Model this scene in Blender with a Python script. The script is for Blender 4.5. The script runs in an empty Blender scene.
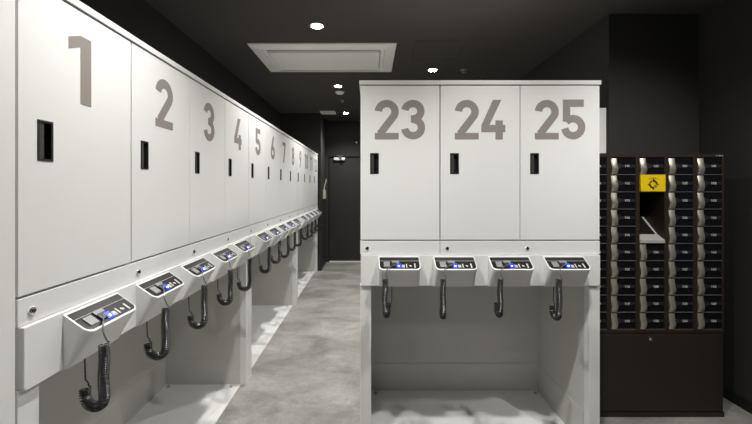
import bpy, bmesh, math, random
from mathutils import Vector, Matrix
random.seed(7)
S = bpy.context.scene
COL = S.collection
PI = math.pi

# ---------------------------------------------------------------- materials
def mat(name, col, rough=0.5, metal=0.0, spec=0.5, emit=None, estr=0.0, bump=0.0, bscale=200.0, coat=0.0):
    m = bpy.data.materials.new(name); m.use_nodes = True
    nt = m.node_tree; b = nt.nodes['Principled BSDF']
    b.inputs['Base Color'].default_value = (*col, 1)
    b.inputs['Roughness'].default_value = rough
    b.inputs['Metallic'].default_value = metal
    b.inputs['Specular IOR Level'].default_value = spec
    if coat: b.inputs['Coat Weight'].default_value = coat
    if emit:
        b.inputs['Emission Color'].default_value = (*emit, 1)
        b.inputs['Emission Strength'].default_value = estr
    tc = nt.nodes.new('ShaderNodeTexCoord')
    n = nt.nodes.new('ShaderNodeTexNoise'); n.inputs['Scale'].default_value = bscale
    nt.links.new(tc.outputs['Object'], n.inputs['Vector'])
    if bump > 0:
        bp = nt.nodes.new('ShaderNodeBump'); bp.inputs['Strength'].default_value = bump
        bp.inputs['Distance'].default_value = 0.0005
        nt.links.new(n.outputs['Fac'], bp.inputs['Height'])
        nt.links.new(bp.outputs['Normal'], b.inputs['Normal'])
    mr = nt.nodes.new('ShaderNodeMapRange')
    mr.inputs['To Min'].default_value = max(0.02, rough - 0.04); mr.inputs['To Max'].default_value = min(1, rough + 0.04)
    nt.links.new(n.outputs['Fac'], mr.inputs['Value']); nt.links.new(mr.outputs['Result'], b.inputs['Roughness'])
    return m

WHITE = mat('white_powder_coat', (0.80, 0.80, 0.785), 0.36, spec=0.45, bump=0.15, bscale=500)
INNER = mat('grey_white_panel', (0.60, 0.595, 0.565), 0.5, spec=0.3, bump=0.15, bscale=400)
PLASTIC = mat('white_plastic', (0.83, 0.83, 0.82), 0.32)
NUMGREY = mat('grey_numeral', (0.27, 0.245, 0.225), 0.5, spec=0.3)
BLACKP = mat('black_plastic', (0.012, 0.012, 0.013), 0.4)
DARKGREYP = mat('dark_grey_plastic', (0.045, 0.044, 0.044), 0.45)
PANELBLK = mat('black_control_panel', (0.012, 0.0115, 0.011), 0.3, spec=0.18)
PANELGREY = mat('smoked_panel', (0.02, 0.019, 0.018), 0.3, spec=0.25)
PRINT = mat('white_print', (0.6, 0.6, 0.58), 0.4)
READER = mat('light_grey_reader', (0.23, 0.225, 0.215), 0.35)
CHROME = mat('chrome', (0.75, 0.75, 0.75), 0.15, metal=1)
STEEL = mat('brushed_steel', (0.62, 0.58, 0.49), 0.38, metal=0.8)
CORD = mat('coiled_cord_black', (0.022, 0.022, 0.024), 0.27, spec=0.7)
WIRE = mat('grey_wire', (0.22, 0.22, 0.23), 0.3, metal=0.6)
BLUE = mat('blue_light', (0.02, 0.04, 0.6), 0.3, emit=(0.01, 0.03, 1.0), estr=0.7)
BLUEHOT = mat('blue_white_light', (0.6, 0.7, 1), 0.3, emit=(0.45, 0.6, 1.0), estr=6)
BROWN = mat('dark_brown_steel', (0.030, 0.020, 0.0155), 0.42, spec=0.35, bump=0.2, bscale=350)
BROWN2 = mat('dark_brown_door', (0.029, 0.0215, 0.018), 0.5, spec=0.3, bump=0.2, bscale=350)
BOXBLK = mat('black_locker_door', (0.006, 0.006, 0.009), 0.25)
SHELFLINE = mat('dull_steel_shelf', (0.14, 0.14, 0.14), 0.5, metal=0.3)
YELLOW = mat('yellow_sign', (0.87, 0.60, 0.005), 0.4)
SIGNBLK = mat('sign_black_print', (0.015, 0.012, 0.008), 0.5)
SIGNOLV = mat('sign_olive_print', (0.28, 0.20, 0.01), 0.5)
WALLB = mat('black_wall_paint', (0.040, 0.0388, 0.038), 0.75, spec=0.2, bump=0.6, bscale=120)
DOORB = mat('charcoal_door_paint', (0.030, 0.0295, 0.0305), 0.55, spec=0.3, bump=0.3, bscale=200)
CEILB = mat('charcoal_ceiling_paint', (0.072, 0.066, 0.063), 0.85, spec=0.15, bump=0.5, bscale=120)
BASEB = mat('black_baseboard_vinyl', (0.010, 0.010, 0.010), 0.5)
ACW = mat('air_conditioner_white', (0.88, 0.87, 0.83), 0.45)
ACG = mat('air_conditioner_grille', (0.87, 0.86, 0.83), 0.5)
SLOT = mat('dark_slot', (0.03, 0.03, 0.03), 0.7)
LAMP = mat('downlight_glow', (1, 1, 1), 0.4, emit=(1.0, 0.93, 0.80), estr=45)
CREAM = mat('cream_plastic', (0.62, 0.58, 0.46), 0.5)
HATCH = mat('hatch_frame_grey', (0.028, 0.026, 0.025), 0.6)

def floor_mat():
    m = bpy.data.materials.new('polished_concrete'); m.use_nodes = True
    nt = m.node_tree; b = nt.nodes['Principled BSDF']; L = nt.links.new
    tc = nt.nodes.new('ShaderNodeTexCoord')
    n1 = nt.nodes.new('ShaderNodeTexNoise'); n1.inputs['Scale'].default_value = 1.9; n1.inputs['Detail'].default_value = 7
    n1.inputs['Roughness'].default_value = 0.6; n1.inputs['Distortion'].default_value = 0.6
    mp = nt.nodes.new('ShaderNodeMapping'); mp.inputs['Scale'].default_value = (1.0, 1.6, 1.0); mp.inputs['Rotation'].default_value = (0, 0, 0.5)
    L(tc.outputs['Object'], mp.inputs['Vector']); L(mp.outputs['Vector'], n1.inputs['Vector'])
    r = nt.nodes.new('ShaderNodeValToRGB')
    r.color_ramp.elements[0].position = 0.32; r.color_ramp.elements[0].color = (0.185, 0.176, 0.163, 1)
    r.color_ramp.elements[1].position = 0.70; r.color_ramp.elements[1].color = (0.40, 0.385, 0.355, 1)
    L(n1.outputs['Fac'], r.inputs['Fac'])
    n2 = nt.nodes.new('ShaderNodeTexNoise'); n2.inputs['Scale'].default_value = 45; n2.inputs['Detail'].default_value = 6
    L(tc.outputs['Object'], n2.inputs['Vector'])
    mx = nt.nodes.new('ShaderNodeMix'); mx.data_type = 'RGBA'; mx.blend_type = 'OVERLAY'
    mx.inputs[0].default_value = 0.22
    L(r.outputs['Color'], mx.inputs[6]); L(n2.outputs['Fac'], mx.inputs[7])
    L(mx.outputs[2], b.inputs['Base Color'])
    n4 = nt.nodes.new('ShaderNodeTexNoise'); n4.inputs['Scale'].default_value = 7; n4.inputs['Detail'].default_value = 9; n4.inputs['Roughness'].default_value = .7; n4.inputs['Distortion'].default_value = 1.2
    L(mp.outputs['Vector'], n4.inputs['Vector'])
    mx2 = nt.nodes.new('ShaderNodeMix'); mx2.data_type = 'RGBA'; mx2.blend_type = 'OVERLAY'; mx2.inputs[0].default_value = .38
    L(mx.outputs[2], mx2.inputs[6]); L(n4.outputs['Fac'], mx2.inputs[7]); L(mx2.outputs[2], b.inputs['Base Color'])
    n3 = nt.nodes.new('ShaderNodeTexNoise'); n3.inputs['Scale'].default_value = 3.5; n3.inputs['Detail'].default_value = 4
    L(tc.outputs['Object'], n3.inputs['Vector'])
    mr = nt.nodes.new('ShaderNodeMapRange'); mr.inputs['From Min'].default_value = 0.3; mr.inputs['From Max'].default_value = 0.7
    mr.inputs['To Min'].default_value = 0.33; mr.inputs['To Max'].default_value = 0.55
    L(n3.outputs['Fac'], mr.inputs['Value']); L(mr.outputs['Result'], b.inputs['Roughness'])
    b.inputs['Specular IOR Level'].default_value = 0.4
    return m
FLOOR = floor_mat()

# ---------------------------------------------------------------- helpers
def bx(bm, x0, x1, y0, y1, z0, z1, rot=None, mi=0):
    vs = [Vector((x, y, z)) for z in (z0, z1) for y in (y0, y1) for x in (x0, x1)]
    if rot is not None:
        c = sum(vs, Vector()) / 8
        vs = [c + rot @ (v - c) for v in vs]
    v = [bm.verts.new(p) for p in vs]
    for f in ((0, 2, 3, 1), (4, 5, 7, 6), (0, 1, 5, 4), (2, 6, 7, 3), (0, 4, 6, 2), (1, 3, 7, 5)):
        bm.faces.new([v[i] for i in f]).material_index = mi

def boxbm(*a):
    bm = bmesh.new(); bx(bm, *a); return bm

def lathe(bm, prof, cx=0, cy=0, cz=0, axis='Z', n=24):
    """prof: list of (r, h); closed rings, capped where r==0"""
    def P(r, h, a):
        x, y = r * math.cos(a), r * math.sin(a)
        if axis == 'Z': return Vector((cx + x, cy + y, cz + h))
        if axis == 'Y': return Vector((cx + x, cy + h, cz + y))
        return Vector((cx + h, cy + x, cz + y))
    rings = []
    for r, h in prof:
        if r < 1e-7: rings.append([bm.verts.new(P(0, h, 0))])
        else: rings.append([bm.verts.new(P(r, h, 2 * PI * i / n)) for i in range(n)])
    for A, B in zip(rings, rings[1:]):
        for i in range(n):
            j = (i + 1) % n
            if len(A) == 1 and len(B) == 1: continue
            if len(A) == 1: bm.faces.new((A[0], B[i], B[j]))
            elif len(B) == 1: bm.faces.new((A[i], B[0], A[j]))
            else: bm.faces.new((A[i], B[i], B[j], A[j]))

def tube(bm, pts, r, n=8, caps=True):
    pts = [Vector(p) for p in pts]; rings = []
    up = Vector((0.31, 0.17, 0.93)).normalized(); prev = None
    for i, p in enumerate(pts):
        t = (pts[min(i + 1, len(pts) - 1)] - pts[max(i - 1, 0)]).normalized()
        if prev is None:
            a = t.cross(up)
            if a.length < 0.1: a = t.cross(Vector((1, 0, 0)))
            a.normalize()
        else:
            a = (prev - t * prev.dot(t)).normalized()
        prev = a; b = t.cross(a)
        rings.append([bm.verts.new(p + r * (math.cos(2 * PI * k / n) * a + math.sin(2 * PI * k / n) * b)) for k in range(n)])
    for A, B in zip(rings, rings[1:]):
        for k in range(n):
            bm.faces.new((A[k], A[(k + 1) % n], B[(k + 1) % n], B[k]))
    if caps:
        bm.faces.new(rings[0][::-1]); bm.faces.new(rings[-1])

def prism(bm, poly, d0, d1, plane='XZ'):
    """extrude a 2D polygon; plane XZ -> extruded along y, XY -> along z, YZ -> along x"""
    def P(a, b, d):
        return {'XZ': (a, d, b), 'XY': (a, b, d), 'YZ': (d, a, b)}[plane]
    A = [bm.verts.new(P(a, b, d0)) for a, b in poly]; B = [bm.verts.new(P(a, b, d1)) for a, b in poly]
    n = len(poly)
    bm.faces.new(A); bm.faces.new(B[::-1])
    for i in range(n):
        bm.faces.new((A[i], B[i], B[(i + 1) % n], A[(i + 1) % n]))

def holed(bm, x0, x1, z0, z1, hx0, hx1, hz0, hz1, y0, y1):
    """a panel standing in XZ from y0 (front) to y1 (back) with a rectangular through hole"""
    O = [(x0, z0), (x1, z0), (x1, z1), (x0, z1)]; H = [(hx0, hz0), (hx1, hz0), (hx1, hz1), (hx0, hz1)]
    of = [bm.verts.new((a, y0, b)) for a, b in O]; ob = [bm.verts.new((a, y1, b)) for a, b in O]
    hf = [bm.verts.new((a, y0, b)) for a, b in H]; hb = [bm.verts.new((a, y1, b)) for a, b in H]
    for i in range(4):
        j = (i + 1) % 4
        bm.faces.new((of[i], of[j], hf[j], hf[i])); bm.faces.new((ob[j], ob[i], hb[i], hb[j]))
        bm.faces.new((of[j], of[i], ob[i], ob[j])); bm.faces.new((hf[i], hf[j], hb[j], hb[i]))

def obj(name, bm, m, parent=None, smooth=False, bevel=0.0, loc=None, xf=None):
    me = bpy.data.meshes.new(name)
    bmesh.ops.recalc_face_normals(bm, faces=bm.faces)
    if xf is not None: bm.transform(xf)
    bm.to_mesh(me); bm.free()
    for k in (m if isinstance(m, (list, tuple)) else [m]): me.materials.append(k)
    if smooth:
        for p in me.polygons: p.use_smooth = True
        me.set_sharp_from_angle(angle=math.radians(40))
    o = bpy.data.objects.new(name, me); COL.objects.link(o)
    if parent: o.parent = parent
    if loc: o.location = loc
    if bevel:
        b = o.modifiers.new('bevel', 'BEVEL'); b.width = bevel; b.segments = 2; b.limit_method = 'ANGLE'
        b.angle_limit = math.radians(50)
    return o

def tag(o, label=None, cat=None, group=None, kind=None):
    if label: o['label'] = label
    if cat: o['category'] = cat
    if group: o['group'] = group
    if kind: o['kind'] = kind
    return o

def thing(name, label, cat, loc, rz=0, group=None):
    o = bpy.data.objects.new(name, None); COL.objects.link(o)
    o.empty_display_size = 0.1
    o.location = loc; o.rotation_euler = (0, 0, rz)
    return tag(o, label, cat, group)

def copy_tree(o, parent=None):
    c = o.copy(); COL.objects.link(c); c.parent = parent
    for ch in list(o.children): copy_tree(ch, c)
    return c

def struct(name, bm, m, **k):
    return tag(obj(name, bm, m, **k), kind='structure')

# ---------------------------------------------------------------- numerals (heavy DIN-like strokes)
def arc(cx, cy, rx, ry, a0, a1, n=18):
    return [(cx + rx * math.cos(math.radians(a0 + (a1 - a0) * i / n)), cy + ry * math.sin(math.radians(a0 + (a1 - a0) * i / n))) for i in range(n + 1)]
T = 0.185
def glyph(ch):
    """returns (strokes, polygons) in a box 0..0.6 x 0..1"""
    if ch == '0': 
        p = arc(.3, .70, .2075, .2075, 0, 180) + arc(.3, .30, .2075, .2075, 180, 360); return [p + [p[0]]], []
    if ch == '1': return [], [[(.15, 0), (.345, 0), (.345, 1), (.15, 1)], [(-.05, .735), (.15, .83), (.15, 1), (-.05, .905)]]
    if ch == '2': return [arc(.3, .70, .2075, .2075, 176, -28)+[(.13, .14)]], [[(0, 0), (.6, 0), (.6, .165), (0, .165)], [(0, .165), (.24, .165), (.1, .05), (0, .05)]]
    if ch == '3': return [arc(.29, .715, .2, .1925, 172, -80), arc(.295, .2975, .21, .205, 80, -172), [(.24, .515), (.34, .515)]], []
    if ch == '4': return [[(.0, .275), (.6, .275)], [(.445, 0), (.445, .48)]], [[(0, .185), (.2, .185), (.2, .36), (.5, 1), (.29, 1), (0, .36)]]
    if ch == '5': return [[(.04, .915), (.56, .915)], [(.127, 1), (.127, .45)], arc(.295, .31, .2125, .2175, 142, -172)], []
    if ch == '6': return [arc(.3, .30, .2075, .2075, 0, 360, 28), [(.40, 1), (.12, .42)]], []
    if ch == '7': return [[(0, .915), (.6, .915)]], [[(.39, .9), (.6, .9), (.30, 0), (.10, 0)]]
    if ch == '8': return [arc(.3, .72, .18, .1875, 0, 360, 28), arc(.3, .295, .2075, .2025, 0, 360, 28)], []
    if ch == '9': return [arc(.3, .70, .2075, .2075, 0, 360, 28), [(.20, 0), (.48, .58)]], []
def text_bm(bm, s, cx, cz, h, y0, y1, gap=0.07, wscale=1.0, fine=True):
    ws = [0.47 if c == '1' else 0.6 for c in s]
    tot = (sum(ws) + gap * (len(s) - 1)) * h * wscale
    x = cx - tot / 2
    Y0 = y0
    for c, w in zip(s, ws):
        st, po = glyph(c)
        y0 = Y0
        for poly in po:
            y0 -= .00012
            prism(bm, [(x + a * h * wscale, cz + (b - .5) * h) for a, b in poly], y0, y1)
        for pl in st:
            closed = math.dist(pl[0], pl[-1]) < 1e-6
            L, R = [], []
            m_ = len(pl)
            step = pl
            for i, p in enumerate(step):
                if closed:
                    a = step[i - 1] if i > 0 else step[-2]; b = step[i + 1] if i < m_ - 1 else step[1]
                else:
                    a = step[max(i - 1, 0)]; b = step[min(i + 1, m_ - 1)]
                dx, dy = b[0] - a[0], b[1] - a[1]; l = math.hypot(dx, dy)
                nx, ny = -dy / l * T / 2, dx / l * T / 2
                L.append((p[0] + nx, p[1] + ny)); R.append((p[0] - nx, p[1] - ny))
            F = lambda q: (x + q[0] * h * wscale, cz + (q[1] - .5) * h)
            y0 -= .00012
            if True:
                vl = [bm.verts.new((F(q)[0], y0, F(q)[1])) for q in L]; vr = [bm.verts.new((F(q)[0], y0, F(q)[1])) for q in R]
                wl = [bm.verts.new((F(q)[0], y1, F(q)[1])) for q in L]; wr = [bm.verts.new((F(q)[0], y1, F(q)[1])) for q in R]
                for i in range(m_ - 1):
                    bm.faces.new((vl[i], vr[i], vr[i + 1], vl[i + 1]))
                    bm.faces.new((wl[i + 1], wr[i + 1], wr[i], wl[i]))
                    bm.faces.new((vl[i + 1], wl[i + 1], wl[i], vl[i]))
                    bm.faces.new((vr[i], wr[i], wr[i + 1], vr[i + 1]))
                if not closed:
                    bm.faces.new((vl[0], wl[0], wr[0], vr[0])); bm.faces.new((vl[-1], vr[-1], wr[-1], wl[-1]))
        x += (w + gap) * h * wscale

# ---------------------------------------------------------------- the room
CH = 2.82
XR, XL, YF, YB = 2.52, -1.60, 7.0, -2.6
XP, YP = 1.83, 2.68       # the wall block on the right: its corner
YE = 6.262; XE = -0.88    # the return wall past the end of the left row
struct('floor', boxbm(XL - .2, XR + .2, YB - .2, YF + .2, -.1, 0), FLOOR)
# ceiling
struct('ceiling', boxbm(XL - .2, XR + .2, YB - .2, YF + .2, CH, CH + .1), CEILB)
struct('wall_left', boxbm(XL - .1, XL, YB, YE, 0, CH), WALLB)
struct('wall_end', boxbm(XL - .1, XE, YE, YF, 0, CH), WALLB)
struct('wall_front', boxbm(XL - .1, XR + .1, YB - .1, YB, 0, CH), WALLB)
struct('wall_right', boxbm(XR, XR + .1, YB, YP + .1, 0, CH), WALLB)
bm = bmesh.new(); prism(bm, [(XP, YP), (XR, YP), (XR, YP + .1), (XP + .1, YP + .1), (XP + .1, YF + .1), (XP, YF + .1)], 0, CH, 'XY')
struct('wall_passage', bm, WALLB)
bm = bmesh.new()   # back wall with the doorway cut out
DX0, DX1, DZ = -0.835, 0.12, 2.13
prism(bm, [(XE, 0), (DX0, 0), (DX0, DZ), (DX1, DZ), (DX1, 0), (XP, 0), (XP, CH), (XE, CH)], YF, YF + .1, 'XZ')
struct('wall_back', bm, WALLB)
# door, frame, closer
bm = bmesh.new(); bx(bm, DX0 + .022, DX1 - .022, YF + .02, YF + .06, .012, DZ - .024)
d = struct('door_1', bm, DOORB, bevel=.002)
bm = bmesh.new(); prism(bm, [(DX0, 0), (DX0 + .02, 0), (DX0 + .02, DZ - .02), (DX1 - .02, DZ - .02), (DX1 - .02, 0), (DX1, 0), (DX1, DZ), (DX0, DZ)], YF - .008, YF + .06, 'XZ')
obj('door_frame', bm, BASEB, d)
bm = bmesh.new(); bx(bm, DX0 + .02, DX1 - .02, YF - .02, YF + .07, 0, .018)
tag(obj('threshold', bm, WHITE, d), 'thin pale metal strip under the door')
bm = bmesh.new()
lathe(bm, [(0, 0), (.026, 0), (.026, .008), (.012, .012), (.012, .045), (0, .045)], DX1 - .08, YF - .025, 1.0, 'Y', 16)
bx(bm, DX1 - .19, DX1 - .07, YF - .038, YF - .024, .99, 1.012)
obj('door_handle', bm, STEEL, d, smooth=True)
bm = bmesh.new()
bx(bm, -.72, -.50, YF - .035, YF + .02, 2.035, 2.09)
cl = obj('door_closer', bm, PLASTIC, d, bevel=.006)
bm = bmesh.new()
tube(bm, [(-.61, YF - .02, 2.10), (-.53, YF - .14, 2.112), (-.67, YF - .01, 2.12)], .008, 6)
lathe(bm, [(0, .09), (.014, .09), (.014, .115), (0, .115)], -.61, YF - .02, 2.0, 'Z', 12)
obj('closer_arm', bm, STEEL, cl)
# baseboards
BH = .075
struct('baseboard_right', boxbm(XR - .012, XR, YB, YP, 0, BH), BASEB)
struct('baseboard_left', boxbm(XL, XL + .012, YB, -.30, 0, BH), BASEB)
bm = bmesh.new(); prism(bm, [(XP - .012, YP - .012), (XR - .012, YP - .012), (XR - .012, YP), (XP, YP), (XP, YF), (XP - .012, YF)], 0, BH, 'XY')
struct('baseboard_passage', bm, BASEB)
struct('baseboard_end', boxbm(XE, XE + .012, YE, YF, 0, BH), BASEB)
struct('baseboard_back', boxbm(DX1, XP - .012, YF - .012, YF, 0, BH), BASEB)
struct('baseboard_front', boxbm(XL + .012, XR - .012, YB, YB + .012, 0, BH), BASEB)

# ---------------------------------------------------------------- locker banks
D = 0.615; TOP = 2.088; DB = 1.198; AB = 0.943; AT = 1.115
def bank(label, loc, rz, n, w, first, rails, group=None):
    r = thing('locker_bank', label, 'lockers', loc, rz, group)
    W = n * w; lid = .004 if rz == 0 else -.0006
    sp = .0604
    # carcass above
    bm = bmesh.new()
    bx(bm, .003, W - .003, .021, D, AB + .004, TOP - .026)
    for k in range(n + 1):
        xx = min(max(k * w, .007), W - .007)
    obj('cabinet_body', bm, WHITE, r)
    for a, b in rails:
        bm = bmesh.new(); bx(bm, a * w - (lid if a == 0 else -.001), b * w + (lid if b == n else -.001), -.006, D, TOP - .024, TOP)
        obj('top_panel', bm, WHITE, r, bevel=.002)
    lk = bmesh.new(); lathe(lk, [(.0105, 0), (.0105, -.004), (.0085, -.006), (.0065, -.006), (.006, -.003), (0, -.003)], axis='Y', n=20)
    lme = obj('lock', lk, CHROME, r, smooth=True); kk = boxbm(-.0016, .0016, -.0045, -.0025, -.0045, .0045)
    kh = obj('keyhole', kk, BLACKP, lme)
    first_lock = True
    for a, b in rails:
        bm = bmesh.new(); bx(bm, a * w + .0015, b * w - .0015, .0, .02, AT + .002, DB - .007)
        obj('lock_rail', bm, WHITE, r, bevel=.0012)
    for k in range(n):
        gl = .003 if k in (0, 1) else .002; gr = .003 if k in (0, n - 1) else .002
        x0, x1 = k * w + gl, (k + 1) * w - gr
        hx0, hx1, hz0, hz1 = k * w + .0585, k * w + .103, 1.568, 1.680
        bm = bmesh.new(); holed(bm, x0, x1, DB, TOP - .028, hx0, hx1, hz0, hz1, 0, .018)
        d = obj('door', bm, WHITE, r, bevel=.001)
        bm = bmesh.new()                      # recessed pull: frame lip and hollow cup
        e = .0022
        holed(bm, hx0 - e, hx1 + e, hz0 - e, hz1 + e, hx0 + .004, hx1 - .004, hz0 + .004, hz1 - .004, -.0015, .0165)
        bx(bm, hx0, hx1, .0165, .0195, hz0, hz1)
        h = obj('handle', bm, BLACKP, d)
        bm = bmesh.new(); prism(bm, [(hx0 + .0045, .0005), (hx0 + .019, .0005), (hx0 + .017, .012), (hx0 + .0045, .015)], hz0 + .005, hz1 - .005, 'XY')
        obj('pull_lip', bm, DARKGREYP, h)
        bm = bmesh.new(); text_bm(bm, str(first + k), (k + .5) * w, 1.8695, .221, -.0006, -.0001, gap=.065, wscale=1.01)
        tag(obj('door_number', bm, NUMGREY, d), 'grey numeral %d' % (first + k))
        l = lme if k == 0 else copy_tree(lme, r)
        l.location = (k * w + .040, 0.0, 1.150)
    # apron with rounded lower corners
    a0, a1 = .007, W - .007; rr = .012
    poly = [(a0, AT), (a1, AT)] + arc(a1 - rr, AB + rr, rr, rr, 0, -90, 6) + arc(a0 + rr, AB + rr, rr, rr, 270, 180, 6)
    bm = bmesh.new(); prism(bm, poly, -.012, .02, 'XZ')
    obj('apron_panel', bm, WHITE, r, bevel=.002)
    # uprights, side and back panels, floor plate
    for s in (0, 1):
        X = (lambda v: v) if s == 0 else (lambda v: W - v)
        bm = bmesh.new(); bx(bm, *sorted((X(.001), X(sp + .002))), 0, .045, 0, AB + .004)
        obj('post', bm, WHITE, r, bevel=.0015)
        bm = bmesh.new(); bx(bm, *sorted((X(.002), X(sp))), .045, D, 0, AB + .004)
        for zz in (.15, .45, .75):
            lathe(bm, [(0, 0), (.004, 0), (.004, .002 if s == 0 else -.002), (0, .0025 if s == 0 else -.0025)], X(sp), .07, zz, 'X', 8)
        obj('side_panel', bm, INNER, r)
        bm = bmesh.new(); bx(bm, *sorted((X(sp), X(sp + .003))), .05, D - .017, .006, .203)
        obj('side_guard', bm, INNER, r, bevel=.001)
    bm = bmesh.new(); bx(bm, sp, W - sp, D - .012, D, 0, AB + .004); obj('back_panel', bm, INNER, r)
    bm = bmesh.new(); bx(bm, sp + .003, W - sp - .003, D - .017, D - .012, .006, .207); obj('back_guard', bm, INNER, r, bevel=.0015)
    bm = bmesh.new(); bx(bm, sp, W - sp, .040, D - .012, 0, .006); obj('base_plate', bm, WHITE, r, bevel=.001)
    for x in (sp + .035, W - sp - .035):
        for y in (.10, D - .05):
            bm = bmesh.new()
            lathe(bm, [(.013, 0), (.013, .002), (.008, .002), (.008, .009), (.004, .009), (.004, .017), (0, .017)], x, y, .006, 'Z', 6)
            obj('anchor_bolt', bm, CHROME, r)
    return r

FW = .4475; LW = .4435
BF = bank('white steel locker bank with three doors numbered 23, 24 and 25, facing the camera', (-.056, 1.957, 0), 0, 3, FW, 23, [(0, 1), (1, 3)])
LB = []
for k in range(3):
    lab = ('large white steel locker bank with doors 1 to 4, nearest in the left row',
           'white steel locker bank with doors 5 to 8, middle of the left row',
           'white steel locker bank with doors 9 to 12, farthest of the left row')[k]
    LB.append(bank(lab, (-.935, .927 + 1.774 * k, 0), PI / 2, 4, LW, 1 + 4 * k, [(0, 4)], 'locker banks of the left row'))

# tall plain cabinet next to locker 1
t = thing('tall_cabinet', 'tall plain white panelled cabinet standing at the near end, left of door 1', 'cabinet', (-.935, -.28, 0), PI / 2)
bm = bmesh.new(); bx(bm, 0, 1.204, .022, D, .0, 2.75); obj('cabinet_body', bm, INNER, t)
bm = bmesh.new(); bx(bm, .001, .598, -.004, .02, .06, 2.745); obj('door', bm, WHITE, t, bevel=.002)
bm = bmesh.new(); bx(bm, .602, 1.199, -.004, .02, .0, 2.745); obj('door', bm, WHITE, t, bevel=.002)
bm = bmesh.new(); bx(bm, .001, .598, .0, .02, .0, .056); obj('plinth', bm, WHITE, t)

# ---------------------------------------------------------------- cable lock consoles
CW, P, ZT, SL = .226, .080, .165, .70
def outline(inset=0.0, front=P):
    r = max(.024 - inset, .006); x0, x1 = inset, CW - inset; yb = -inset; yf = -front + inset
    pts = [(x0, yb)] + arc(x0 + r, yf + r, r, r, 180, 270, 8) + arc(x1 - r, yf + r, r, r, 270, 360, 8) + [(x1, yb)]
    return pts
def console_proto(cordmesh):
    r = thing('cable_lock_console', 'x', 'locking console', (0, 0, 0))
    bm = bmesh.new()
    o1 = outline(0); n = len(o1); up = Vector((0, -SL, 1)).normalized()
    def top(p, h=0.0): return Vector((p[0], p[1], ZT + p[1] * SL)) + Vector((0, SL * -1, 1)).normalized() * 0 + Vector((0, 0, h))
    loops = []
    bot = [(p[0] * .985 + CW * .0075, p[1] * .13 - (.001 if p[1] < -.005 else 0), 0) for p in o1]
    bot2 = [(p[0] * .99 + CW * .005, p[1] * .17, .004) for p in o1]
    loops.append([bm.verts.new(q) for q in bot]); loops.append([bm.verts.new(q) for q in bot2])
    loops.append([bm.verts.new(Vector((p[0], p[1] * .985, ZT + p[1] * SL - .006))) for p in o1])
    loops.append([bm.verts.new(top(p, -.0015)) for p in o1])
    loops.append([bm.verts.new(top(p)) for p in outline(.0015)])
    loops.append([bm.verts.new(top(p)) for p in outline(.0045)])
    loops.append([bm.verts.new(top(p, -.004)) for p in outline(.0050)])
    for A, B in zip(loops, loops[1:]):
        for i in range(n):
            j = (i + 1) % n; bm.faces.new((A[i], A[j], B[j], B[i]))
    bm.faces.new(loops[0][::-1]); bm.faces.new(loops[-1])
    obj('housing', bm, PLASTIC, r, smooth=True)
    bm = bmesh.new(); q = outline(.0052)
    A = [bm.verts.new(top(p, -.0035)) for p in q]; B = [bm.verts.new(top(p, -.0015)) for p in q]
    bm.faces.new(A[::-1]); bm.faces.new(B)
    for i in range(n): bm.faces.new((A[i], A[(i + 1) % n], B[(i + 1) % n], B[i]))
    pan = obj('control_panel', bm, PANELBLK, r)
    ang = math.atan(SL)
    # sloped local frame: a along x (0..1), t from back (0) to front (1)
    def sb(bm, a0, a1, t0, t1, h0, h1, tw=0):
        i = .0052; X = lambda a: i + a * (CW - 2 * i); Y = lambda t_: -i - t_ * (P - 2 * i)
        vs = [Vector((X(a), Y(t_), ZT + Y(t_) * SL - .0015 + h)) for h in (h0, h1) for t_ in (t1, t0) for a in (a0, a1)]
        if tw:
            c = sum(vs, Vector()) / 8; vs = [c + Matrix.Rotation(tw, 3, Vector((0, -SL, 1))) @ (v - c) for v in vs]
        v = [bm.verts.new(p) for p in vs]
        for f in ((0, 2, 3, 1), (4, 5, 7, 6), (0, 1, 5, 4), (2, 6, 7, 3), (0, 4, 6, 2), (1, 3, 7, 5)): bm.faces.new([v[k] for k in f])
    bm = bmesh.new(); sb(bm, .02, .98, .03, .30, 0, .0006); obj('display_strip', bm, PANELGREY, pan)
    bm = bmesh.new(); sb(bm, .0, 1, .315, .328, 0, .0007); sb(bm, .55, .625, .66, .70, 0, .001); sb(bm, .55, .625, .84, .88, 0, .001); sb(bm, .55, .568, .66, .88, 0, .001); sb(bm, .607, .625, .66, .88, 0, .001)
    sb(bm, .575, .60, .72, .82, 0, .0008)
    sb(bm, .66, .685, .58, .88, 0, .001); sb(bm, .74, .80, .70, .78, 0, .001, -.6); sb(bm, .865, .895, .55, .90, 0, .001)
    obj('printed_marks', bm, PRINT, pan)
    bm = bmesh.new(); sb(bm, .10, .255, .44, .86, 0, .005); obj('card_reader', bm, READER, r, bevel=.0015)
    bm = bmesh.new(); sb(bm, .31, .49, .36, .55, 0, .006); obj('cable_socket', bm, READER, r, bevel=.0015)
    bm = bmesh.new(); sb(bm, .31, .42, .56, .86, 0, .008); obj('cable_plug', bm, BLACKP, r, bevel=.002)
    bm = bmesh.new(); sb(bm, .42, .53, .60, .93, 0, .0045); li = obj('indicator_light', bm, BLUE, r, bevel=.001)
    bm = bmesh.new(); sb(bm, .462, .488, .78, .86, .0046, .0055); obj('light_core', bm, BLUEHOT, li)
    return r, sb

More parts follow.
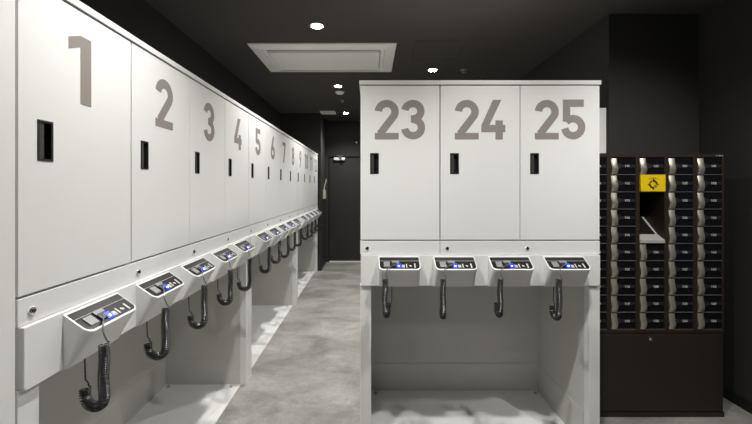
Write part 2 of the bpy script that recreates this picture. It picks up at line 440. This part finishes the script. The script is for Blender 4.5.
def cord_meshes(xo, drop, rx, y2, seed):
    """coiled cord hanging in front of the rim, looping back under the console; returns (coil bm, wire bm)"""
    yf = -P - .020; z0 = .064
    pts = []
    for i in range(16): pts.append(Vector((xo + .002 * math.sin(i * .5 + seed), yf, z0 - (z0 + drop) * i / 15)))
    cy = (yf + y2) / 2; R = abs(y2 - yf) / 2
    for i in range(1, 15):
        a = PI * i / 14 * .93
        pts.append(Vector((xo + rx * i / 14, cy - R * math.cos(a), -drop - R * .95 * math.sin(a))))
    e = pts[-1]
    for i in range(1, 3): pts.append(e + Vector((rx * .05 * i, .0005 * i, .011 * i)))
    # resample
    L = [0]
    for a, b in zip(pts, pts[1:]): L.append(L[-1] + (b - a).length)
    tot = L[-1]; N = int(tot / .0070)
    seg = 9; coil = bmesh.new()
    def at(s):
        s = min(max(s, 0), tot); k = 0
        while k < len(L) - 2 and L[k + 1] < s: k += 1
        f = (s - L[k]) / (L[k + 1] - L[k]); p = pts[k].lerp(pts[k + 1], f)
        d0 = (pts[min(k + 1, len(pts) - 1)] - pts[max(k - 1, 0)]).normalized(); d1 = (pts[min(k + 2, len(pts) - 1)] - pts[k]).normalized()
        return p, d0.lerp(d1, f).normalized()
    hp = []
    for i in range(N * seg + 1):
        p, d = at(tot * i / (N * seg)); a = Vector((1, 0, 0)); a = (a - d * a.dot(d)).normalized(); b = d.cross(a)
        th = 2 * PI * i / seg
        hp.append(p + .0142 * (math.cos(th) * a + math.sin(th) * b))
    tube(coil, hp, .0021, 6)
    tube(coil, [at(tot * i / 40)[0] for i in range(1, 40)], .0090, 8)
    wire = bmesh.new()
    X = .0075 + .40 * (CW - .015); yq = -.0075 - .72 * (P - .015)
    c0 = Vector((X, yq, ZT + yq * SL + .004)); c1 = Vector((xo + .02, -P - .002, ZT - P * SL + .012)); c2 = Vector((xo + .003, -P - .014, ZT - P * SL - .012)); c3 = hp[0]
    w = []
    for A, B, n_ in ((c0, c1, 5), (c1, c2, 4), (c2, c3, 3)):
        for i in range(n_): w.append(A.lerp(B, i / n_))
    w.append(c3); w = [w[0]] + [(w[i - 1] + w[i] * 2 + w[i + 1]) / 4 for i in range(1, len(w) - 1)] + [w[-1]]
    tube(wire, w, .0022, 6)
    e = hp[-1]
    e2 = Vector((e.x + .004, -.006, -.004)); tube(coil, [e, e + Vector((0, .002, .010)), Vector((e2.x, -.008, e.z + .018)), e2, e2 + Vector((0, 0, .012))], .0023, 6)
    return coil, wire

protos = []
pz, _ = console_proto(None)
base_children = list(pz.children)
variants = []
for i, (xo, drop, rx, y2) in enumerate([(.031, .101, .022, -.022), (.033, .108, .012, -.024), (.030, .098, .010, -.022), (.036, .114, .002, -.024)]):
    c = copy_tree(pz)
    coil, wire = cord_meshes(xo, drop, rx, y2, i)
    co = obj('coiled_cord', coil, CORD, c, smooth=True)
    obj('cable_end', wire, WIRE, co, smooth=True)
    c['label'] = 'x'; variants.append(c)
def kill(o):
    for ch in list(o.children): kill(ch)
    bpy.data.objects.remove(o)
kill(pz)
used = [False] * 4
def place_console(v, M, label, group):
    c = copy_tree(variants[v]); c.matrix_world = M
    c['label'] = label; c['group'] = group
    return c
gF = 'cable lock consoles below lockers 23 to 25'; gL = 'cable lock consoles along the left locker row'
labsF = ['leftmost white cable lock console under door 23, black coiled cord hanging',
         'white cable lock console below the gap between doors 23 and 24, cord hanging',
         'white cable lock console mostly below door 24, third from left on the facing bank',
         'rightmost white cable lock console under door 25, thick looped cord hanging']
for k in range(4):
    M = Matrix.Translation((-.056 + .1035 + .3042 * k, 1.957 - .012, AB))
    place_console((0, 1, 2, 3)[k], M, labsF[k], gF)
posn = ['nearest console of the left row, below door 1, cord looping at photo corner',
        'second nearest console of the left row, lying below door 2',
        'third nearest console of the left row, below the gap of doors 2 and 3',
        'fourth nearest console of the left row, lying below door 3',
        'fifth nearest console of the left row, below door 4 beside the first post',
        'nearest console on the middle left bank, below door 5',
        'second nearest console on the middle left bank, below door 6',
        'third nearest console on the middle left bank, below doors 6 and 7',
        'fourth nearest console on the middle left bank, below door 7',
        'last console on the middle left bank, below door 8',
        'nearest console on the farthest left bank, below door 9',
        'second nearest console on the farthest left bank, below door 10',
        'third nearest console on the farthest left bank, below doors 10 and 11',
        'fourth nearest console on the farthest left bank, below door 11',
        'last console at the far end of the left row, below door 12']
idx = 0
for b in range(3):
    for k in range(5):
        y = .927 + 1.774 * b + .125 + .327 * k
        M = Matrix.Translation((-.935 + .012, y, AB)) @ Matrix.Rotation(PI / 2, 4, 'Z')
        place_console((0, 2, 1, 0, 3)[k] if b == 0 else (k + b) % 4, M, 'white ' + posn[idx], gL); idx += 1
for v in variants: kill(v)

# ---------------------------------------------------------------- brown small-locker block
KX, KY = 1.345, 2.270
r = thing('small_locker_block', 'dark brown steel block of small numbered black lockers with yellow sign and open niche', 'lockers', (KX, KY, 0))
KW, KD, KH = .953, .40, 1.706
x0c = .030; pit = .187; cw = .161; rz0 = 1.686; rp = .1117
bm = bmesh.new()
for k in range(6):
    a = 0 if k == 0 else x0c + pit * k - (pit - cw); b = x0c + pit * k if k < 5 else KW
    bx(bm, a, b, 0, .02, .575, 1.686)
bx(bm, 0, KW, 0, .02, 1.686, KH)
bx(bm, 0, KW, 0, .02, .545, .568)
bx(bm, 0, KW, 0, .02, .0, .035)
bx(bm, 0, .012, .02, KD, 0, KH); bx(bm, KW - .012, KW, .02, KD, 0, KH)
bx(bm, .012, KW - .012, .02, KD, KH - .012, KH); bx(bm, .012, KW - .012, KD - .01, KD, 0, KH - .012)
bx(bm, .012, KW - .012, .02, KD - .01, 0, .035)
# niche surround in the middle column
nx = x0c + 2 * pit; nz1 = rz0 - 2 * rp; nz0 = rz0 - 5 * rp
bx(bm, nx - .016, nx, .02, .30, nz0, nz1); bx(bm, nx + cw, nx + cw + .016, .02, .30, nz0, nz1)
bx(bm, 0, KW, 0, .02, .568, .575)
obj('locker_body', bm, BROWN, r, bevel=.001)
bm = bmesh.new(); bx(bm, .006, KW - .012, -.004, .012, .04, .540)
pn = obj('lower_panel', bm, BROWN2, r, bevel=.0015)
bm = bmesh.new(); lathe(bm, [(.014, 0), (.014, -.005), (.010, -.008), (.004, -.008), (.004, -.004), (0, -.004)], (650 - 370) * KY / 350 - KX, -.004, .514, 'Y', 20)
obj('lock', bm, CHROME, pn, smooth=True)
bm = bmesh.new(); bx(bm, KW, KW + .006, .02, .035, .145, .275); obj('hinge', bm, STEEL, r)
bm = bmesh.new()
for i, ww in enumerate((.006, .005, .009, .005, .007)):
    bx(bm, KW - .055 + i * .010, KW - .055 + i * .010 + ww, -.001, 0, 1.693, 1.6995)
obj('maker_mark', bm, mat('pale_blue_print', (.35, .4, .5), .4), r)
# one small door, then copies
def small_door(num, x, z):
    bm = bmesh.new(); bx(bm, x + .001, x + cw - .001, .006, .020, z + .0025, z + rp - .005)
    d = obj('locker_door', bm, BOXBLK, r)
    return d
hb = bmesh.new()     # wavy steel pull band
N = 14
prev = None
for i in range(N + 1):
    f = i / N; zz = .004 + f * (rp - .011); yy = -.004 - .009 * math.sin(PI * f) - .002 * math.sin(2 * PI * f); xs = .0022 * math.sin(2 * PI * f * .9 + .6)
    row = []
    for a, dy in ((.000, .006), (.010, 0), (.030, -.001), (.039, .006)):
        row.append(hb.verts.new((a + xs + .003, yy + dy, zz)))
    row += [hb.verts.new((.039 + xs + .003, .008, zz)), hb.verts.new((.000 + xs + .003, .008, zz))]
    if prev:
        for k in range(6): hb.faces.new((prev[k], prev[(k + 1) % 6], row[(k + 1) % 6], row[k]))
    else: hb.faces.new(row[::-1])
    prev = row
hb.faces.new(prev)
hproto = obj('handle', hb, STEEL, None, smooth=True)
tb = bmesh.new()     # tapering lever neck and number plate strip
zc = rp / 2 - .001
P4 = [(.040, zc - .024), (.075, zc - .008), (cw - .004, zc - .009), (cw - .004, zc + .009), (.075, zc + .008), (.040, zc + .024)]
prism(tb, P4, .001, .006, 'XZ')
tproto = obj('number_plate', tb, mat('number_plate_black', (.022, .022, .023), .4), None)
sb_ = bmesh.new(); bx(sb_, 0, cw, -.001, .010, -.0028, .0012)
sproto = obj('shelf_edge', sb_, SHELFLINE, None)
for c in range(5):
    for k in range(10):
        x = x0c + pit * c; z = rz0 - rp * (k + 1)
        if c == 2 and 2 <= k <= 4: continue
        s = sproto.copy(); COL.objects.link(s); s.parent = r; s.location = (x, 0, z)
        if c == 2 and k == 1: continue
        d = small_door(0, x, z)
        for pr in (hproto, tproto):
            o = pr.copy(); COL.objects.link(o); o.parent = d; o.location = (x, 0, z)
        num = 101 + 10 * c + k
        bm = bmesh.new(); text_bm(bm, str(num), x + .107, z + zc, .014, -.0004, .001, gap=.16, wscale=1.15)
        tag(obj('locker_number', bm, PRINT, d), 'white number %d' % num)
for pr in (hproto, tproto, sproto): bpy.data.objects.remove(pr)
# yellow sign
sz0, sz1 = rz0 - 2 * rp + .002, rz0 - rp - .002
bm = bmesh.new(); bx(bm, nx + .001, nx + cw - .001, -.010, .02, sz0, sz1)
sg = obj('yellow_sign', bm, YELLOW, r, bevel=.001)
scx, scz = nx + cw / 2, (sz0 + sz1) / 2 - .008
bm = bmesh.new()
def ring(a0, a1, ri, ro):
    prism(bm, [(scx + u, scz + v) for u, v in arc(0, 0, ro, ro, a0, a1, 12)] + [(scx + u, scz + v) for u, v in arc(0, 0, ri, ri, a1, a0, 12)], -.0108, -.0099)
ring(-5, 100, .0165, .028); ring(110, 165, .019, .027); ring(175, 280, .0165, .028)
for a in range(4):
    c_, s_ = math.cos(a * PI / 2), math.sin(a * PI / 2); q = [(.0265, -.006), (.038, 0), (.0265, .006)]
    prism(bm, [(scx + u * c_ - v * s_, scz + u * s_ + v * c_) for u, v in q], -.0108, -.0099)
obj('round_symbol', bm, SIGNBLK, sg)
bm = bmesh.new()
for rowz, xs_ in ((.040, (-.014, -.004, .006)), (.033, (-.033, -.024, -.014, -.005, .004, .013, .023))):
    for q in xs_: bx(bm, scx + q, scx + q + .007, -.0106, -.0099, scz + rowz, scz + rowz + .0045)
rot = Matrix.Rotation(-.7, 3, 'Y')
lathe(bm, [(0, -.0099), (.010, -.0099), (.010, -.0106), (0, -.0106)], scx + .014, 0, scz - .014, 'Y', 12)
obj('sign_print', bm, SIGNOLV, sg)
# niche: back, sloping payment desk
bm = bmesh.new(); bx(bm, nx, nx + cw, .30, .315, nz0, nz1); bx(bm, nx, nx + cw, .02, .30, nz1 - .006, nz1)
nb = obj('niche_back', bm, BLACKP, r)
bm = bmesh.new(); bx(bm, nx + .002, nx + .050, .190, .200, nz0 + .16, nz1 - .03)
obj('slot_panel', bm, mat('mid_grey_plastic', (.22, .22, .22), .5), nb)
bm = bmesh.new()
zq = 1.150
prism(bm, [(-.006, zq - .020), (-.006, zq), (.05, zq + .028), (.17, zq + .135), (.19, zq + .135), (.19, zq - .020)], nx + .001, nx + cw - .001, 'YZ')
dk = tag(obj('sloping_desk', bm, mat('desk_off_white', (.42, .41, .38), .5), r, bevel=.001), 'white sloping desk inside the niche')
bm = bmesh.new(); prism(bm, [(.052, zq + .031), (.169, zq + .136), (.169, zq + .1385), (.052, zq + .0335)], nx + .001, nx + cw - .020, 'YZ')
obj('screen', bm, PANELBLK, dk)

# ---------------------------------------------------------------- small wall things
t = thing('wall_box', 'small white electrical box fixed high on dark wall, peeking out beside door 25', 'electrical box', (XP, 2.71, 1.755))
bm = bmesh.new(); bx(bm, -.105, 0, 0, .26, 0, .352); obj('box_body', bm, ACW, t, bevel=.003)
bm = bmesh.new(); bx(bm, -.113, -.105, .004, .256, .004, .348); cv = obj('box_cover', bm, ACW, t, bevel=.002)
t = thing('wall_handset', 'slim cream device fixed to the dark wall past the left row', 'intercom', (XE, 6.55, 1.28))
bm = bmesh.new(); prism(bm, [(0, 0), (.05, 0), (.05, .16), (.025, .17), (0, .17)], -.02, .06, 'XZ'); obj('holder', bm, CREAM, t, bevel=.004)
bm = bmesh.new(); tube(bm, [(.018, .02, .165), (.025, .02, .25), (.055, .02, .32), (.055, .02, .37)], .012, 8); obj('handset', bm, CREAM, t, smooth=True)
bm = bmesh.new(); lathe(bm, [(.02, 0), (.02, -.012), (.012, -.03), (0, -.032)], -.27, YF, 2.39, 'Y', 16)
tag(obj('wall_sensor', bm, mat('pale_sensor_plastic', (.45, .52, .52), .4), None, smooth=True), 'tiny pale round sensor on the back wall above the door', 'sensor')

# ---------------------------------------------------------------- ceiling things
ax0, ax1, ay0, ay1 = -1.130, .245, 3.22, 3.99
t = thing('air_conditioner', 'large white rectangular air conditioner cassette set in the ceiling', 'air conditioner', ((ax0 + ax1) / 2, (ay0 + ay1) / 2, CH))
hw, hd = (ax1 - ax0) / 2, (ay1 - ay0) / 2
Rx = Matrix.Rotation(PI / 2, 4, 'X')
bm = bmesh.new()   # frame, bevelled skirt, opening in the middle
def loop(a, b, z): return [bm.verts.new(p) for p in ((-a, -b, z), (a, -b, z), (a, b, z), (-a, b, z))]
Ls = [loop(hw, hd, 0), loop(hw, hd, -.012), loop(hw - .006, hd - .006, -.016), loop(hw - .100, hd - .085, -.030), loop(hw - .104, hd - .089, -.030), loop(hw - .104, hd - .089, -.001), ]
for A, B in zip(Ls, Ls[1:]):
    for i in range(4): bm.faces.new((A[i], A[(i + 1) % 4], B[(i + 1) % 4], B[i]))
bm.faces.new(Ls[0]); bm.faces.new(Ls[-1])
obj('casing', bm, ACW, t)
iw, idp = hw - .104, hd - .089
bm = bmesh.new(); bx(bm, -iw, iw, -idp, idp, -.006, -.002); obj('air_duct', bm, SLOT, t)
for s in (-1, 1):
    bm = bmesh.new(); bx(bm, -iw + .01, iw - .01, *sorted((s * (idp - .028), s * (idp - .050))), -.026, -.021, Matrix.Rotation(-s * .25, 3, 'X'))
    obj('air_flap', bm, ACW, t, bevel=.001)
bm = bmesh.new(); bx(bm, -iw + .045, iw - .045, -idp + .066, idp - .066, -.034, -.008); cp = obj('centre_panel', bm, ACG, t, bevel=.004)
bm = bmesh.new()
bm.free()
for s in (-1, 1):
    bm = bmesh.new(); bx(bm, *sorted((s * (iw - .040), s * (iw - .004))), -idp + .01, idp - .01, -.030, -.008)
    obj('side_strip', bm, ACW, t)

lamps = [(-.436, 2.88), (.71, 3.96), (-.42, 4.59), (-.43, 6.25)]
extra = [(-.43, 1.20), (-.43, -.60), (.71, 1.20), (.71, -.60), (.71, 2.26), (1.86, .90)]  # includes added lamps: weak fill behind the camera, one for the brown lockers
labs = ['glowing round ceiling downlight nearest the camera, before the air conditioner',
        'glowing round ceiling downlight above lockers 23 and 24',
        'glowing round ceiling downlight just beyond the air conditioner',
        'farthest glowing round ceiling downlight, beside the square white vent']
def downlight(x, y, label, proto=[None]):
    if proto[0] is None:
        t = thing('downlight', label, 'ceiling light', (x, y, CH), 0, 'recessed ceiling downlights')
        bm = bmesh.new(); lathe(bm, [(.058, 0), (.058, -.003), (.050, -.006), (.047, -.004), (.044, -.001), (.044, 0)], n=32); obj('trim_ring', bm, ACW, t, smooth=True)
        bm = bmesh.new(); lathe(bm, [(0, -.001), (.044, -.001), (.042, -.0035), (.020, -.0055), (0, -.006)], n=32); obj('lamp', bm, LAMP, t, smooth=True)
        proto[0] = t
    else:
        t = copy_tree(proto[0]); t.location = (x, y, CH)
    tag(t, label)
    return t
for (x, y), l in zip(lamps, labs): downlight(x, y, l)
PW = 46
for i, (x, y) in enumerate(lamps + extra):
    if i >= 4: downlight(x, y, 'recessed ceiling downlight outside the photo, %s' % ['beside door 1', 'weak fill added behind the camera left', 'before lockers 24 and 25', 'weak fill added behind the camera right', 'right above lockers 24 and 25', 'added to brighten the brown lockers'][i - 4])
    L = bpy.data.lights.new('downlight_beam', 'SPOT'); L.energy = PW * {5: .22, 7: .22, 4: 1.05, 6: 1.05, 8: .55, 9: .95}.get(i, 1.0); L.color = (1.0, .985, .96)
    L.spot_size = math.radians({4: 116, 6: 114, 9: 75}.get(i, 130)); L.spot_blend = 1.0; L.shadow_soft_size = .035
    o = bpy.data.objects.new('downlight_beam', L); COL.objects.link(o); o.location = (x, y, CH - .03)
    if i == 9:      # added unseen lamp, tilted to brighten the brown lockers and spare the floor
        o.rotation_euler = (Vector((1.80, 2.27, 1.45)) - o.location).to_track_quat('-Z', 'Y').to_euler()

bm = bmesh.new(); lathe(bm, [(.062, 0), (.062, -.012), (.045, -.028), (.020, -.032), (0, -.032)], n=24)
tag(obj('smoke_detector', bm, ACW, None, smooth=True, loc=(-.42, 4.87, CH)), 'small white round smoke detector on the ceiling behind a downlight', 'smoke detector')
for (x, y, rr, lb) in ((-.42, 5.35, .032, 'tiny round ceiling sprinkler between the two farthest downlights of the left line'), (1.06, 3.96, .038, 'tiny metal ceiling sprinkler right of the downlight over lockers 23 and 24')):
    bm = bmesh.new(); lathe(bm, [(rr, 0), (rr, -.004), (rr * .5, -.010), (rr * .3, -.012), (rr * .3, -.026), (rr * .6, -.027), (rr * .6, -.030), (0, -.030)], n=20)
    tag(obj('sprinkler', bm, STEEL, None, smooth=True, loc=(x, y, CH)), lb, 'sprinkler', 'ceiling sprinklers')
t = thing('ceiling_vent', 'small square white ceiling vent near the far end of the left row', 'vent', (-.74, 6.20, CH))
bm = bmesh.new()
a = .13
for s in (-1, 1):
    bx(bm, -a, a, *sorted((s * a, s * (a - .02))), -.010, 0); bx(bm, *sorted((s * a, s * (a - .02))), -a + .02, a - .02, -.010, 0)
obj('vent_frame', bm, ACW, t)
bm = bmesh.new()
for k in range(9): bx(bm, -a + .02, a - .02, -a + .026 + k * .025, -a + .042 + k * .025, -.008, -.004)
obj('slats', bm, ACW, t)
t = thing('access_hatch', 'square dark access hatch in the ceiling, right of the air conditioner', 'ceiling hatch', (.655, 3.405, CH))
bm = bmesh.new(); a = .235
for s in (-1, 1):
    bx(bm, -a, a, *sorted((s * a, s * (a - .005))), -.003, 0); bx(bm, *sorted((s * a, s * (a - .005))), -a + .005, a - .005, -.003, 0)
obj('hatch_frame', bm, HATCH, t)
bm = bmesh.new(); bx(bm, -a + .008, a - .008, -a + .008, a - .008, -.002, 0); obj('hatch_panel', bm, CEILB, t)

# ---------------------------------------------------------------- camera, world, view
cam = bpy.data.cameras.new('camera'); co = bpy.data.objects.new('camera', cam); COL.objects.link(co)
cam.sensor_fit = 'HORIZONTAL'; cam.sensor_width = 36; cam.lens = 36 * 350 / 752
cam.shift_x = (376 - 370) / 752; cam.shift_y = -(212 - 187.5) / 752
co.location = (0, 0, 1.49); co.rotation_euler = (PI / 2, 0, 0); cam.clip_start = .02
S.camera = co
w = bpy.data.worlds.new('world'); S.world = w; w.use_nodes = True
w.node_tree.nodes['Background'].inputs[0].default_value = (.02, .02, .02, 1)
S.view_settings.view_transform = 'Standard'; S.view_settings.look = 'None'
S.view_settings.gamma = 1; S.view_settings.use_curve_mapping = False
S.view_settings.exposure = 1.28
